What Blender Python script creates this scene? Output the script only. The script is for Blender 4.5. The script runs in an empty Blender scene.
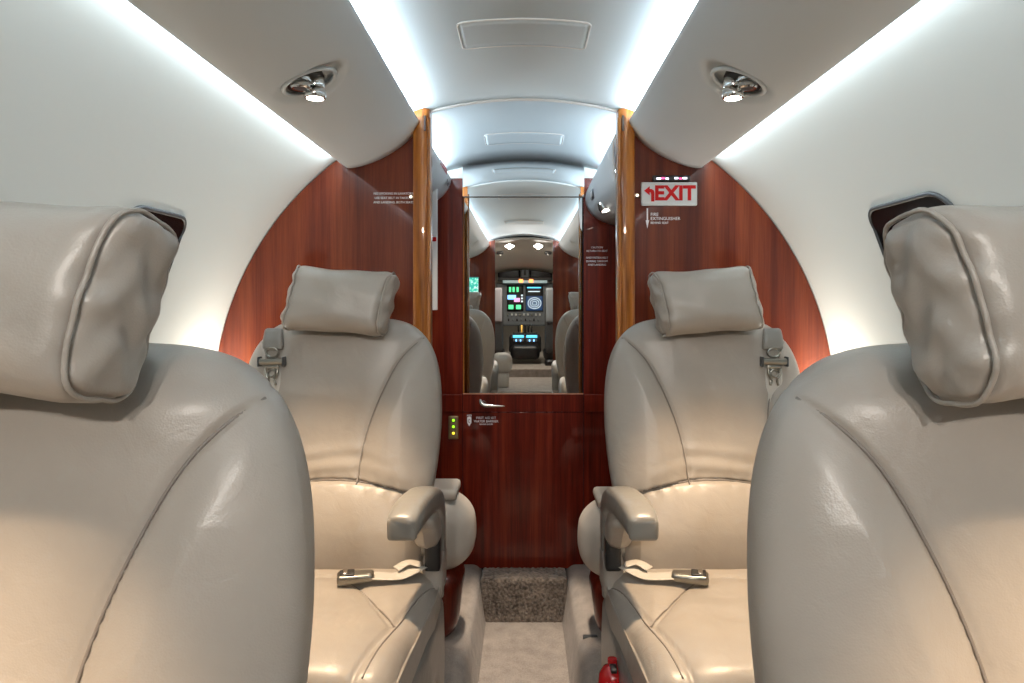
import bpy, math, random
import numpy as np
from mathutils import Vector, Matrix

# ------------------------------------------------------------------ camera, world, exposure
S = bpy.context.scene
COL = S.collection
H = 1.17            # eye height above the dropped aisle floor
F = 683.0           # focal length in pixels (24 mm on a 36 mm frame)
CX, CY = 524.0, 303.0
cam_d = bpy.data.cameras.new('camera')
cam_d.sensor_width = 36.0
cam_d.lens = 36.0 * F / 1024.0
cam_d.shift_x = (512.0 - CX) / 1024.0
cam_d.shift_y = (CY - 341.5) / 1024.0
cam_d.clip_start = 0.02
cam = bpy.data.objects.new('camera', cam_d)
cam.location = (0, 0, H)
cam.rotation_euler = (math.radians(90), 0, 0)
COL.objects.link(cam)
S.camera = cam
w = bpy.data.worlds.new('world'); S.world = w; w.use_nodes = True
w.node_tree.nodes['Background'].inputs[0].default_value = (0.5, 0.6, 0.8, 1)
w.node_tree.nodes['Background'].inputs[1].default_value = 0.01
S.view_settings.view_transform = 'Standard'
S.view_settings.look = 'None'
S.view_settings.gamma = 1.0
S.view_settings.use_curve_mapping = False
S.view_settings.exposure = 0.15
S.cycles.use_denoising = True
S.cycles.max_bounces = 10
S.cycles.diffuse_bounces = 6
S.cycles.glossy_bounces = 6
S.cycles.sample_clamp_indirect = 4.0
S.cycles.caustics_reflective = False

def area(name, loc, size, direction, power, color, spread=180, up=(0, 1, 0)):
    d = bpy.data.lights.new(name, 'AREA'); d.shape = 'RECTANGLE'
    d.size, d.size_y = size; d.energy = power; d.color = color; d.spread = math.radians(spread)
    o = bpy.data.objects.new(name, d)
    z = -Vector(direction).normalized(); y = Vector(up); x = y.cross(z).normalized(); y = z.cross(x)
    o.matrix_world = Matrix.Translation(loc) @ Matrix((x, y, z)).transposed().to_4x4()
    COL.objects.link(o); return o
def spot(name, loc, target, power, color, angle, blend=0.6, radius=0.012):
    d = bpy.data.lights.new(name, 'SPOT'); d.energy = power; d.color = color
    d.spot_size = math.radians(angle); d.spot_blend = blend; d.shadow_soft_size = radius
    o = bpy.data.objects.new(name, d); o.location = loc
    o.rotation_euler = (Vector(target) - Vector(loc)).to_track_quat('-Z', 'Y').to_euler()
    COL.objects.link(o); return o

COOL = (0.80, 0.93, 1.0)
WARM = (1.0, 0.72, 0.46)
LIT = (1.0, 0.93, 0.80)
for s in (-1, 1):
    # LED strips in the coves above the valances (wash the ceiling) and below them (wash the side walls)
    area('ceiling_cove_led', (s*0.313, 0.575, H+0.508), (0.016, 2.65), (-s*0.60, 0, 0.80), 12.5, COOL)
    area('wall_cove_led', (s*0.512, 0.575, H+0.418), (0.016, 2.65), (s*0.50, 0, -0.86), 6.8, COOL)
    area('lavatory_cove_led', (s*0.34, 2.28, H+0.485), (0.02, 0.58), (-s*0.6, 0, 0.8), 2.3, COOL)
    area('side_ledge_uplight', (s*0.830, 1.855, H-0.290), (0.03, 0.15), (s*0.06, 0.05, 1.0), 2.2, LIT)
    # reading lamps
    spot('reading_lamp_beam', (s*0.408, 1.305, H+0.352), (s*0.48, 1.36, H-0.6), 66, WARM, 62, 0.75, 0.02)
    spot('reading_lamp_beam', (s*0.408, 0.205, H+0.352), (s*0.55, 0.38, H-0.6), 58, WARM, 58, 0.7, 0.02)
    spot('frontal_fill_spot', (s*0.135, -1.14, H+0.525), (s*0.40, 1.7, H-0.15), 38, (1, 0.93, 0.86), 60, 0.8, 0.02)  # added frontal fill for the seats, placed beside the overhead lights
for s in (-1, 1): area('overhead_light_lamp', (s*0.135, -1.20, H+0.530), (0.08, 0.07), (0, 0, -1), 4.5, (1, 0.88, 0.72))
spot('aisle_downlight_beam', (0.0, 2.15, H+0.55), (0, 2.22, 0), 100, (1, 0.82, 0.64), 26, 0.8, 0.02)
spot('lavatory_downlight_beam', (0.0, 1.98, H+0.50), (0, 2.6, H-0.75), 12, (1, 0.88, 0.75), 90, 0.7, 0.03)

# ------------------------------------------------------------------ materials
def new_mat(name):
    m = bpy.data.materials.new(name); m.use_nodes = True
    return m, m.node_tree, m.node_tree.nodes['Principled BSDF']
def plain(name, col, rough=0.5, metal=0.0, coat=0.0, emit=None, estr=1.0, spec=0.5):
    m, nt, b = new_mat(name)
    b.inputs['Base Color'].default_value = (*col, 1)
    b.inputs['Roughness'].default_value = rough
    b.inputs['Metallic'].default_value = metal
    b.inputs['Coat Weight'].default_value = coat
    b.inputs['Coat Roughness'].default_value = 0.03
    b.inputs['Specular IOR Level'].default_value = spec
    if emit:
        b.inputs['Emission Color'].default_value = (*emit, 1)
        b.inputs['Emission Strength'].default_value = estr
    return m
def nd(nt, t, **kw):
    n = nt.nodes.new(t)
    for k, v in kw.items():
        if k in n.inputs: n.inputs[k].default_value = v
        else: setattr(n, k, v)
    return n
def coords(nt, scale=(1, 1, 1)):
    tc = nd(nt, 'ShaderNodeTexCoord'); mp = nd(nt, 'ShaderNodeMapping')
    mp.inputs['Scale'].default_value = scale
    nt.links.new(tc.outputs['Object'], mp.inputs[0]); return mp.outputs[0]
def ramp(nt, fac, stops):
    r = nd(nt, 'ShaderNodeValToRGB')
    while len(r.color_ramp.elements) < len(stops): r.color_ramp.elements.new(0.5)
    for e, (p, c) in zip(r.color_ramp.elements, stops): e.position = p; e.color = (*c, 1)
    nt.links.new(fac, r.inputs[0]); return r.outputs[0]
def bump(nt, b, facs, ):
    prev = None
    for f, st, dist in facs:
        n = nd(nt, 'ShaderNodeBump'); n.inputs['Strength'].default_value = st; n.inputs['Distance'].default_value = dist
        nt.links.new(f, n.inputs['Height'])
        if prev: nt.links.new(prev, n.inputs['Normal'])
        prev = n.outputs[0]
    nt.links.new(prev, b.inputs['Normal'])

def leather(name, col, rough=0.42):
    m, nt, b = new_mat(name)
    v = coords(nt)
    n1 = nd(nt, 'ShaderNodeTexNoise'); n1.inputs['Scale'].default_value = 9; n1.inputs['Detail'].default_value = 4; nt.links.new(v, n1.inputs[0])
    c = ramp(nt, n1.outputs[0], [(0.3, tuple(x*0.93 for x in col)), (0.7, tuple(min(1, x*1.05) for x in col))])
    nt.links.new(c, b.inputs['Base Color'])
    b.inputs['Roughness'].default_value = rough; b.inputs['Specular IOR Level'].default_value = 0.5
    vo = nd(nt, 'ShaderNodeTexVoronoi'); vo.inputs['Scale'].default_value = 520; nt.links.new(v, vo.inputs[0])
    n2 = nd(nt, 'ShaderNodeTexNoise'); n2.inputs['Scale'].default_value = 26; n2.inputs['Detail'].default_value = 5; n2.inputs['Distortion'].default_value = 0.9; nt.links.new(v, n2.inputs[0])
    n3 = nd(nt, 'ShaderNodeTexNoise'); n3.inputs['Scale'].default_value = 6; n3.inputs['Detail'].default_value = 2; n3.inputs['Distortion'].default_value = 1.4; nt.links.new(v, n3.inputs[0])
    bump(nt, b, [(n3.outputs[0], 0.22, 0.010), (n2.outputs[0], 0.35, 0.003), (vo.outputs[0], 0.25, 0.0004)])
    return m
LEA = leather('taupe_leather', (0.345, 0.312, 0.276), 0.36)
LEA_D = leather('grey_leather', (0.205, 0.198, 0.183), 0.29)
LEA_C = leather('cream_leather', (0.50, 0.455, 0.40))
SEAM = plain('seam_piping', (0.20, 0.175, 0.155), 0.5)

def wood(name, c0, c1, c2, freq=34, coat=1.0, axis='z', fine=260, coat_tint=0.03):
    m, nt, b = new_mat(name)
    sc = (freq, freq, freq*0.035)
    v = coords(nt, sc)
    n1 = nd(nt, 'ShaderNodeTexNoise'); n1.inputs['Scale'].default_value = 1.0; n1.inputs['Detail'].default_value = 5; n1.inputs['Roughness'].default_value = 0.62; nt.links.new(v, n1.inputs[0])
    v2 = coords(nt, (fine, fine, fine*0.03))
    n2 = nd(nt, 'ShaderNodeTexNoise'); n2.inputs['Scale'].default_value = 1.0; n2.inputs['Detail'].default_value = 3; nt.links.new(v2, n2.inputs[0])
    mx = nd(nt, 'ShaderNodeMath', operation='MULTIPLY_ADD'); nt.links.new(n2.outputs[0], mx.inputs[0]); mx.inputs[1].default_value = 0.30
    nt.links.new(n1.outputs[0], mx.inputs[2])
    sub = nd(nt, 'ShaderNodeMath', operation='SUBTRACT'); nt.links.new(mx.outputs[0], sub.inputs[0]); sub.inputs[1].default_value = 0.15
    c = ramp(nt, sub.outputs[0], [(0.32, c0), (0.5, c1), (0.68, c2)])
    nt.links.new(c, b.inputs['Base Color'])
    b.inputs['Roughness'].default_value = 0.35
    b.inputs['Coat Weight'].default_value = coat; b.inputs['Coat Roughness'].default_value = coat_tint
    b.inputs['Coat IOR'].default_value = 1.36; b.inputs['Specular IOR Level'].default_value = 0.12
    return m
MAH = wood('mahogany', (0.055, 0.005, 0.002), (0.110, 0.009, 0.0035), (0.18, 0.021, 0.007))
MAH2 = wood('mahogany_bulkhead', (0.065, 0.009, 0.0035), (0.108, 0.0175, 0.006), (0.155, 0.032, 0.010), freq=26)
OAK = wood('golden_veneer', (0.15, 0.042, 0.006), (0.28, 0.088, 0.013), (0.42, 0.155, 0.028), freq=70, fine=420)

def fabric(name, col, rough=0.8, sc=900, st=0.2, spec=0.3):
    m, nt, b = new_mat(name)
    v = coords(nt)
    b.inputs['Base Color'].default_value = (*col, 1); b.inputs['Roughness'].default_value = rough
    b.inputs['Specular IOR Level'].default_value = spec
    n = nd(nt, 'ShaderNodeTexNoise'); n.inputs['Scale'].default_value = sc; n.inputs['Detail'].default_value = 2; nt.links.new(v, n.inputs[0])
    n3 = nd(nt, 'ShaderNodeTexNoise'); n3.inputs['Scale'].default_value = 45; n3.inputs['Detail'].default_value = 3; nt.links.new(v, n3.inputs[0])
    bump(nt, b, [(n3.outputs[0], st, 0.0012), (n.outputs[0], st, 0.0006)])
    return m
WALLM = fabric('ultrasuede_wall', (0.66, 0.68, 0.655))
CEILM = fabric('ultrasuede_ceiling', (0.64, 0.73, 0.79), sc=700)
VALM = fabric('valance_suede', (0.62, 0.66, 0.68), 0.55, spec=0.4)
VAL_L = fabric('lavatory_valance_suede', (0.66, 0.68, 0.70), 0.5)
CKM = fabric('cockpit_lining', (0.66, 0.62, 0.57))
STRAPM = fabric('belt_webbing', (0.50, 0.48, 0.44), 0.6, 1400, 0.5)

def carpet(name, c0, c1, sc=420, st=1.0, dist=0.004):
    m, nt, b = new_mat(name)
    v = coords(nt)
    n = nd(nt, 'ShaderNodeTexNoise'); n.inputs['Scale'].default_value = sc; n.inputs['Detail'].default_value = 3; nt.links.new(v, n.inputs[0])
    n2 = nd(nt, 'ShaderNodeTexNoise'); n2.inputs['Scale'].default_value = 22; n2.inputs['Detail'].default_value = 3; nt.links.new(v, n2.inputs[0])
    a = nd(nt, 'ShaderNodeMath', operation='MULTIPLY_ADD'); nt.links.new(n2.outputs[0], a.inputs[0]); a.inputs[1].default_value = 0.6; nt.links.new(n.outputs[0], a.inputs[2])
    c = ramp(nt, a.outputs[0], [(0.55, c0), (1.0, c1)])
    nt.links.new(c, b.inputs['Base Color']); b.inputs['Roughness'].default_value = 0.95; b.inputs['Specular IOR Level'].default_value = 0.1
    b.inputs['Sheen Weight'].default_value = 0.3
    bump(nt, b, [(n.outputs[0], st, dist)])
    return m
CARP = carpet('beige_carpet', (0.25, 0.215, 0.185), (0.47, 0.41, 0.36))
CARP_SHADED = carpet('shaded_shaggy_carpet', (0.055, 0.043, 0.034), (0.30, 0.245, 0.20), 95, 1.0, 0.012)  # dark tone combines deep pile with shade put into the colour

def brushed(name, col, rough):
    return plain(name, col, rough, 1.0)
CHR = brushed('chrome', (0.72, 0.70, 0.67), 0.14)
NICK = brushed('satin_nickel', (0.32, 0.31, 0.28), 0.30)
BRS = brushed('brass_plate', (0.55, 0.42, 0.24), 0.32)
MIR = plain('mirror_glass', (0.86, 0.88, 0.88), 0.0, 1.0)
BLK = plain('black_plastic', (0.012, 0.012, 0.013), 0.4)
BLKG = plain('black_glass', (0.006, 0.006, 0.007), 0.25, 0, 0.0, spec=0.3)
DRK = plain('dark_grey_plastic', (0.045, 0.047, 0.05), 0.5)
GRY = plain('grey_panel_paint', (0.19, 0.21, 0.23), 0.5)
WHT = plain('white_plastic', (0.78, 0.79, 0.79), 0.4)
TXT = plain('white_lettering', (0.85, 0.86, 0.90), 0.5)
RED = plain('red_paint', (0.42, 0.008, 0.010), 0.25, 0, 0.6)
SIGN = plain('sign_white', (0.60, 0.64, 0.66), 0.4)
SRED = plain('sign_red', (0.50, 0.006, 0.008), 0.6, spec=0.2)
LENS = plain('lit_lens', (1, 0.95, 0.85), 0.3, emit=(1, 0.93, 0.82), estr=14)
def glow(name, col, st): return plain(name, col, 0.4, emit=col, estr=st)

# ------------------------------------------------------------------ mesh helpers
class MB:
    def __init__(self): self.v = []; self.f = []; self.n = 0
    def add(self, v, f):
        v = np.asarray(v, float).reshape(-1, 3)
        self.v.append(v); self.f += [tuple(int(i) + self.n for i in q) for q in f]; self.n += len(v); return self
    def build(self, name, mat, parent=None, smooth=True, xf=None, bevel=0):
        v = np.concatenate(self.v)
        me = bpy.data.meshes.new(name)
        me.from_pydata(v.tolist(), [], self.f); me.update()
        if mat: me.materials.append(mat)
        o = bpy.data.objects.new(name, me); COL.objects.link(o)
        if parent: o.parent = parent
        if smooth:
            me.polygons.foreach_set('use_smooth', [True]*len(me.polygons))
            if smooth == 'edge': me.set_sharp_from_angle(angle=math.radians(38))
        if bevel:
            b = o.modifiers.new('bevel', 'BEVEL'); b.width = bevel; b.segments = 3; b.limit_method = 'ANGLE'; b.angle_limit = math.radians(40)
            me.polygons.foreach_set('use_smooth', [True]*len(me.polygons)); me.set_sharp_from_angle(angle=math.radians(60))
        return o

def rbox(c, h, r, step=0.01, fn=None):
    """rounded box surface, centre c, half sizes h, edge radius r, optional displacement fn(points, normals)"""
    h = np.array(h, float); n = np.maximum(2, np.ceil(2*h/step).astype(int))
    idx = {}; V = []; Fc = []
    def vid(i, j, k):
        key = (i, j, k)
        if key not in idx:
            idx[key] = len(V); V.append((i/n[0]*2-1, j/n[1]*2-1, k/n[2]*2-1))
        return idx[key]
    for ax in range(3):
        a, b = [(1, 2), (2, 0), (0, 1)][ax]
        for side in (0, n[ax]):
            for i in range(n[a]):
                for j in range(n[b]):
                    q = []
                    for (di, dj) in ((0, 0), (1, 0), (1, 1), (0, 1)):
                        t = [0, 0, 0]; t[ax] = side; t[a] = i+di; t[b] = j+dj; q.append(vid(*t))
                    Fc.append(tuple(q) if side else tuple(q[::-1]))
    P = np.array(V)*h
    inner = np.clip(P, -(h-r), h-r); d = P-inner; L = np.linalg.norm(d, axis=1, keepdims=True); L[L == 0] = 1
    N = d/L; P = inner + N*r
    if fn: P = fn(P, N)
    return P + np.array(c, float), Fc

def box(c, h):
    x, y, z = h; V = [(i*x, j*y, k*z) for i in (-1, 1) for j in (-1, 1) for k in (-1, 1)]
    Fc = [(0, 1, 3, 2), (4, 6, 7, 5), (0, 4, 5, 1), (2, 3, 7, 6), (0, 2, 6, 4), (1, 5, 7, 3)]
    return np.array(V)+np.array(c, float), Fc

def tube(pts, rad, n=12, up=(0, 0, 1), ratio=1.0, p=2.0, caps=True, closed=False):
    """sweep a super-ellipse ring; rad scalar or per point; ratio = side radius / up radius"""
    P = np.array(pts, float); m = len(P)
    R = np.full(m, rad, float) if np.isscalar(rad) else np.array(rad, float)
    up = np.array(up, float); V = []
    for i in range(m):
        a = P[(i-1) % m] if (closed or i > 0) else P[0]; b = P[(i+1) % m] if (closed or i < m-1) else P[-1]
        t = b-a; t /= max(np.linalg.norm(t), 1e-9)
        s = np.cross(t, up); l = np.linalg.norm(s); s = s/l if l > 1e-6 else np.array([1., 0, 0]); u = np.cross(s, t)
        for k in range(n):
            an = 2*math.pi*k/n; c_, s_ = math.cos(an), math.sin(an)
            c2 = math.copysign(abs(c_)**(2/p), c_); s2 = math.copysign(abs(s_)**(2/p), s_)
            V.append(P[i] + s*c2*R[i]*ratio + u*s2*R[i])
    Fc = []
    for i in range(m if closed else m-1):
        for k in range(n):
            a = i*n+k; b = i*n+(k+1) % n; j = (i+1) % m
            Fc.append((a, b, j*n+(k+1) % n, j*n+k))
    if caps and not closed:
        Fc.append(tuple(range(n))[::-1]); Fc.append(tuple((m-1)*n+k for k in range(n)))
    return V, Fc

def lathe(prof, n=28, axis=(0, 0, 1), c=(0, 0, 0)):
    q = Vector((0, 0, 1)).rotation_difference(Vector(axis)); V = []; Fc = []
    for (r, z) in prof:
        for k in range(n):
            a = 2*math.pi*k/n; V.append(q @ Vector((r*math.cos(a), r*math.sin(a), z)) + Vector(c))
    for i in range(len(prof)-1):
        for k in range(n): Fc.append((i*n+k, i*n+(k+1) % n, (i+1)*n+(k+1) % n, (i+1)*n+k))
    Fc.append(tuple(range(n))[::-1]); Fc.append(tuple((len(prof)-1)*n+k for k in range(n)))
    return [tuple(v) for v in V], Fc

def spline(pts, n=60):
    """Catmull-Rom through points"""
    P = np.array(pts, float); P = np.vstack([2*P[0]-P[1], P, 2*P[-1]-P[-2]]); m = len(P)-3; out = []
    for t in np.linspace(0, m-1e-9, n):
        i = int(t); u = t-i; a, b, c, d = P[i:i+4]
        out.append(0.5*((2*b)+(c-a)*u+(2*a-5*b+4*c-d)*u*u+(3*b-a-3*c+d)*u**3))
    return np.array(out)

def prism(poly, a, b, plane='xz'):
    """extrude polygon between a and b along the missing axis"""
    n = len(poly); V = []
    for t in (a, b):
        for (p, q) in poly:
            V.append({'xz': (p, t, q), 'yz': (t, p, q), 'xy': (p, q, t)}[plane])
    Fc = [(i, (i+1) % n, n+(i+1) % n, n+i) for i in range(n)] + [tuple(range(n))[::-1], tuple(range(n, 2*n))]
    return V, Fc

def sweep_y(sec, ys, close=False):
    """open cross-section (x,z) carried along y; sec may be a function of index"""
    V = []; Fc = []
    m = len(sec(0) if callable(sec) else sec)
    for i, y in enumerate(ys):
        s = sec(i) if callable(sec) else sec
        V += [(p[0], y, p[1]) for p in s]
    for i in range(len(ys)-1):
        for k in range(m if close else m-1):
            Fc.append((i*m+k, i*m+(k+1) % m, (i+1)*m+(k+1) % m, (i+1)*m+k))
    if close: Fc.append(tuple(range(m))[::-1]); Fc.append(tuple((len(ys)-1)*m+k for k in range(m)))
    return V, Fc

def segdist(P, line):
    """distance of 2-D points to a polyline"""
    line = np.asarray(line, float); d = np.full(len(P), 9.0)
    for a, b in zip(line[:-1], line[1:]):
        ab = b-a; t = np.clip(((P-a)@ab)/max(ab@ab, 1e-12), 0, 1)
        d = np.minimum(d, np.linalg.norm(P-(a+t[:, None]*ab), axis=1))
    return d

def empty(name, loc=(0, 0, 0), rz=0, parent=None):
    o = bpy.data.objects.new(name, None); o.empty_display_size = 0.05; COL.objects.link(o)
    o.location = loc; o.rotation_euler = (0, 0, rz); o.parent = parent; return o
def tag(o, label=None, cat=None, group=None, kind=None):
    if label: o['label'] = label
    if cat: o['category'] = cat
    if group: o['group'] = group
    if kind: o['kind'] = kind
    return o
def copy_tree(o, parent=None):
    c = o.copy(); COL.objects.link(c); c.parent = parent
    for ch in [x for x in bpy.data.objects if x.parent == o]: copy_tree(ch, c)
    return c
def text(name, body, size, loc, mat, parent=None, rz=0.0, align='CENTER', ext=0.0004, rot=None, bold=0.0):
    cu = bpy.data.curves.new(name, 'FONT'); cu.body = body; cu.size = size; cu.extrude = ext
    cu.align_x = align; cu.align_y = 'CENTER'; cu.resolution_u = 3; cu.offset = bold; cu.space_line = 0.95
    t = bpy.data.objects.new(name, cu); COL.objects.link(t)
    dg = bpy.context.evaluated_depsgraph_get(); me = bpy.data.meshes.new_from_object(t.evaluated_get(dg))
    bpy.data.objects.remove(t); me.materials.clear(); me.materials.append(mat)
    o = bpy.data.objects.new(name, me); COL.objects.link(o); o.location = loc
    o.rotation_euler = rot if rot else (math.radians(90), 0, rz); o.parent = parent
    return o
def PX(px, py, d): return ((px-CX)/F*d, d, H+(CY-py)/F*d)

# ------------------------------------------------------------------ the setting
YB, YP, YF = 2.60, 1.95, -0.75        # rear wall, aft partition, forward partition
R, ZC = 0.890, -0.30                  # hull circle (z relative to the eye)
def hull(th, r=R): return (r*math.sin(th), H+ZC+r*math.cos(th))
def ceil_z(x, y=0.0):
    c = 0.585 if y < YP else 0.585-0.040*(y-YP)/(YB-YP)
    return H+c-0.47*x*x

for s, nm in ((-1, 'wall_left'), (1, 'wall_right')):
    th = np.linspace(math.radians(28), math.radians(152), 90)
    mb = MB(); mb.add(*sweep_y([hull(s*t) for t in th], list(np.linspace(-2.6, YB+0.02, 40))))
    o = mb.build(nm, WALLM); tag(o, kind='structure')
    m = o.modifiers.new('solid', 'SOLIDIFY'); m.thickness = 0.02; m.offset = 1 if s > 0 else -1
xs = np.linspace(-0.42, 0.42, 61)
ys = [YF-0.0, 0.2, 1.0, 1.6, YP, 2.1, 2.3, 2.45, YB+0.02]
V, Fc = sweep_y(lambda i: [(x, ceil_z(x, ys[i])) for x in xs], ys)
o = MB().add(V, Fc).build('ceiling', CEILM); tag(o, kind='structure')
m = o.modifiers.new('solid', 'SOLIDIFY'); m.thickness = 0.012; m.offset = 1

# floor: dropped aisle between raised, softly rounded seat platforms
def floor_sec():
    pts = [(-0.74, 0.165)]
    for a in np.linspace(0, 1, 8): pts.append((-0.198+0.028*math.sin(a*1.57), 0.165-0.028*(1-math.cos(a*1.57))))
    pts += [(-0.160, 0.07), (-0.152, 0.02), (-0.145, 0.0)]
    return pts + [(-x, z) for x, z in pts[::-1]]
mb = MB(); mb.add(*sweep_y(floor_sec(), list(np.linspace(-0.20, YB+0.02, 20))))
o = mb.build('floor', CARP, smooth='edge'); tag(o, kind='structure')
m = o.modifiers.new('solid', 'SOLIDIFY'); m.thickness = 0.01; m.offset = 1
# shaggy carpet riser in front of the rear door, shade painted into its colour
def shag(P, N):
    r = np.sin(P[:, 0]*310+np.sin(P[:, 2]*190)*1.7)*np.sin(P[:, 2]*260+P[:, 0]*70)
    return P + N*(0.0022*r[:, None])
o = MB().add(*rbox((0, 2.545, 0.0815), (0.158, 0.060, 0.0825), 0.012, 0.0035, shag)).build('carpet_step', CARP_SHADED)
tag(o, 'shaggy carpeted step at the foot of the rear door, darkened with painted shade', 'step')
# forward vestibule floor seen in the mirror
mb = MB(); mb.add(*box((0, -0.72, 0.235), (0.62, 0.52, 0.235))); mb.add(*box((0, -1.95, 0.275), (0.62, 0.72, 0.275)))
o = mb.build('floor_forward', CARP, smooth=False, bevel=0.012); tag(o, kind='structure')

# --- aft partition: mahogany panels filling the hull section, golden veneer posts
def partition_poly(s, xin, y, r=R-0.003, zlow=0.17, ztop=None):
    pts = []
    th0 = math.asin(xin/r); th1 = math.radians(136)
    top = [(s*xin, H+0.555)] if ztop is None else [(s*xin, ztop)]
    arc = []
    for t in np.linspace(th0, th1, 90):
        x, z = r*math.sin(t), H+ZC+r*math.cos(t)
        arc.append((s*x, z))
    pts = arc + [(s*xin, zlow)]
    pts = [(x, max(z, zlow)) for x, z in pts]
    return pts
for s, nm in ((-1, 'wall_partition_left'), (1, 'wall_partition_right')):
    o = MB().add(*prism(partition_poly(s, 0.300, YP), YP, YP+0.03)).build(nm, MAH2, smooth=False)
    tag(o, kind='structure')
posts = {}
for s, lab in ((-1, 'golden veneered post on the left of the doorway'), (1, 'golden veneered post on the right of the doorway, beside the exit sign')):
    x0, x1 = s*0.266, s*0.314
    root = empty('partition_post', (s*0.29, YP-0.012, 0.165)); tag(root, lab, 'post', 'doorway posts')
    xm = (x0+x1)/2; hw = 0.024
    # shaft: rounded bead in section
    sec = []
    for a in np.linspace(0, math.pi, 15): sec.append((-hw*math.cos(a)*1.0, -0.018*math.sin(a)**0.55))
    sec += [(hw, 0.045), (-hw, 0.045)]
    V, Fc = prism(sec, 0.0, H+0.548-0.165, 'xy')
    o = MB().add(V, Fc).build('shaft', OAK, root, smooth='edge')
    # narrow bead on the doorway side
    sec = [(-s*(hw-0.002)+0.006*math.cos(a), -0.012+0.010*math.sin(a)) for a in np.linspace(0, 2*math.pi, 14)[:-1]]
    V, Fc = prism(sec, 0.0, H+0.520-0.165, 'xy')
    MB().add(V, Fc).build('bead', OAK, root)
    V, Fc = rbox((-s*0.012, -0.020, H+0.505-0.165), (0.0035, 0.002, 0.022), 0.0015, 0.003)
    MB().add(V, Fc).build('latch_slot', plain('slot_brown', (0.05, 0.02, 0.008), 0.5), root)
# arched trim over the doorway
pts = [(x, YP+0.004, ceil_z(x)-0.003) for x in np.linspace(-0.27, 0.27, 60)]
o = MB().add(*tube(pts, 0.0042, 10, up=(0, 1, 0))).build('trim_1', WHT); tag(o, kind='structure')

# --- rear wall with the mirrored door
def wallpart(nm, x0, x1, z0, z1, mat=MAH, y=YB, t=0.02):
    o = MB().add(*box(((x0+x1)/2, y+t/2, (z0+z1)/2), ((x1-x0)/2, t/2, (z1-z0)/2))).build(nm, mat, smooth=False, bevel=0.0015)
    tag(o, kind='structure'); return o
XL, XR = -0.2325, 0.2255
wallpart('wall_rear_left', -0.72, XL-0.0015, 0.165, H+0.475)
wallpart('wall_rear_right', XR+0.0015, 0.72, 0.165, H+0.475)
wallpart('wall_rear_top', -0.70, 0.70, H+0.476, H+0.60, WALLM, YB+0.012)
d1 = empty('door_1', (0, YB, 0.167)); tag(d1, kind='structure')
def dpart(nm, x0, x1, z0, z1, mat, y0=0.0, t=0.018, bev=0.0015, parent=d1):
    return MB().add(*box(((x0+x1)/2, y0+t/2, (z0+z1)/2-0.167), ((x1-x0)/2, t/2, (z1-z0)/2))).build(nm, mat, parent, smooth=False, bevel=bev)
dpart('lower_panel', XL, XR, 0.160, H-0.417, MAH)
dpart('rail', XL, XR, H-0.4145, H-0.347, MAH, -0.002, 0.02)
mr = dpart('mirror', XL+0.006, XR-0.004, H-0.345, H+0.402, MIR, 0.002, 0.014, 0.0)
dpart('edge_strip', XL, XL+0.0055, H-0.345, H+0.402, OAK, -0.001, 0.018)
dpart('sill', XL, XR, H-0.3475, H-0.3435, plain('polished_edge', (0.55, 0.25, 0.16), 0.15, 0, 1.0), -0.005, 0.012, 0.001)
# lever handle
hd = empty('door_handle', (-0.155, -0.004, H-0.383-0.167), parent=d1)
MB().add(*lathe([(0.0, 0.0), (0.013, 0.0), (0.013, 0.004), (0.009, 0.009), (0.0065, 0.022), (0, 0.023)], 20, (0, -1, 0), (0, 0, 0))).build('rose', CHR, hd, smooth='edge')
MB().add(*tube(spline([(-0.010, -0.02, 0.020), (-0.006, -0.024, 0.008), (0.008, -0.026, -0.002), (0.04, -0.026, -0.004), (0.082, -0.024, -0.006)], 22),
               list(np.interp(np.linspace(0, 1, 22), [0, .25, .5, 1], [0.004, 0.0085, 0.0075, 0.0028])), 12)).build('lever', CHR, hd)
# header mirror above the door
hp = [(-0.233, H+0.4055), (0.229, H+0.4055)] + [(x, ceil_z(x, YB)-0.003) for x in np.linspace(0.229, -0.233, 30)]
o = MB().add(*prism(hp, YB-0.002, YB+0.010)).build('header_mirror', MIR, smooth=False)
tag(o, 'wide shallow mirror panel above the mirrored rear door', 'mirror')
o = MB().add(*box((0, YB-0.001, H+0.4035), (0.23, 0.004, 0.0016))).build('trim_2', DRK, smooth=False); tag(o, kind='structure')
# side rails continuing the door's rail line on the walls
for i, (x0, x1) in enumerate(((-0.70, XL-0.0015), (XR+0.0015, 0.70))):
    mb = MB(); mb.add(*box(((x0+x1)/2, YB-0.003, H-0.380), ((x1-x0)/2, 0.005, 0.033)))
    o = mb.build('trim_%d' % (3+i), MAH, smooth=False, bevel=0.002); tag(o, kind='structure')

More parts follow.
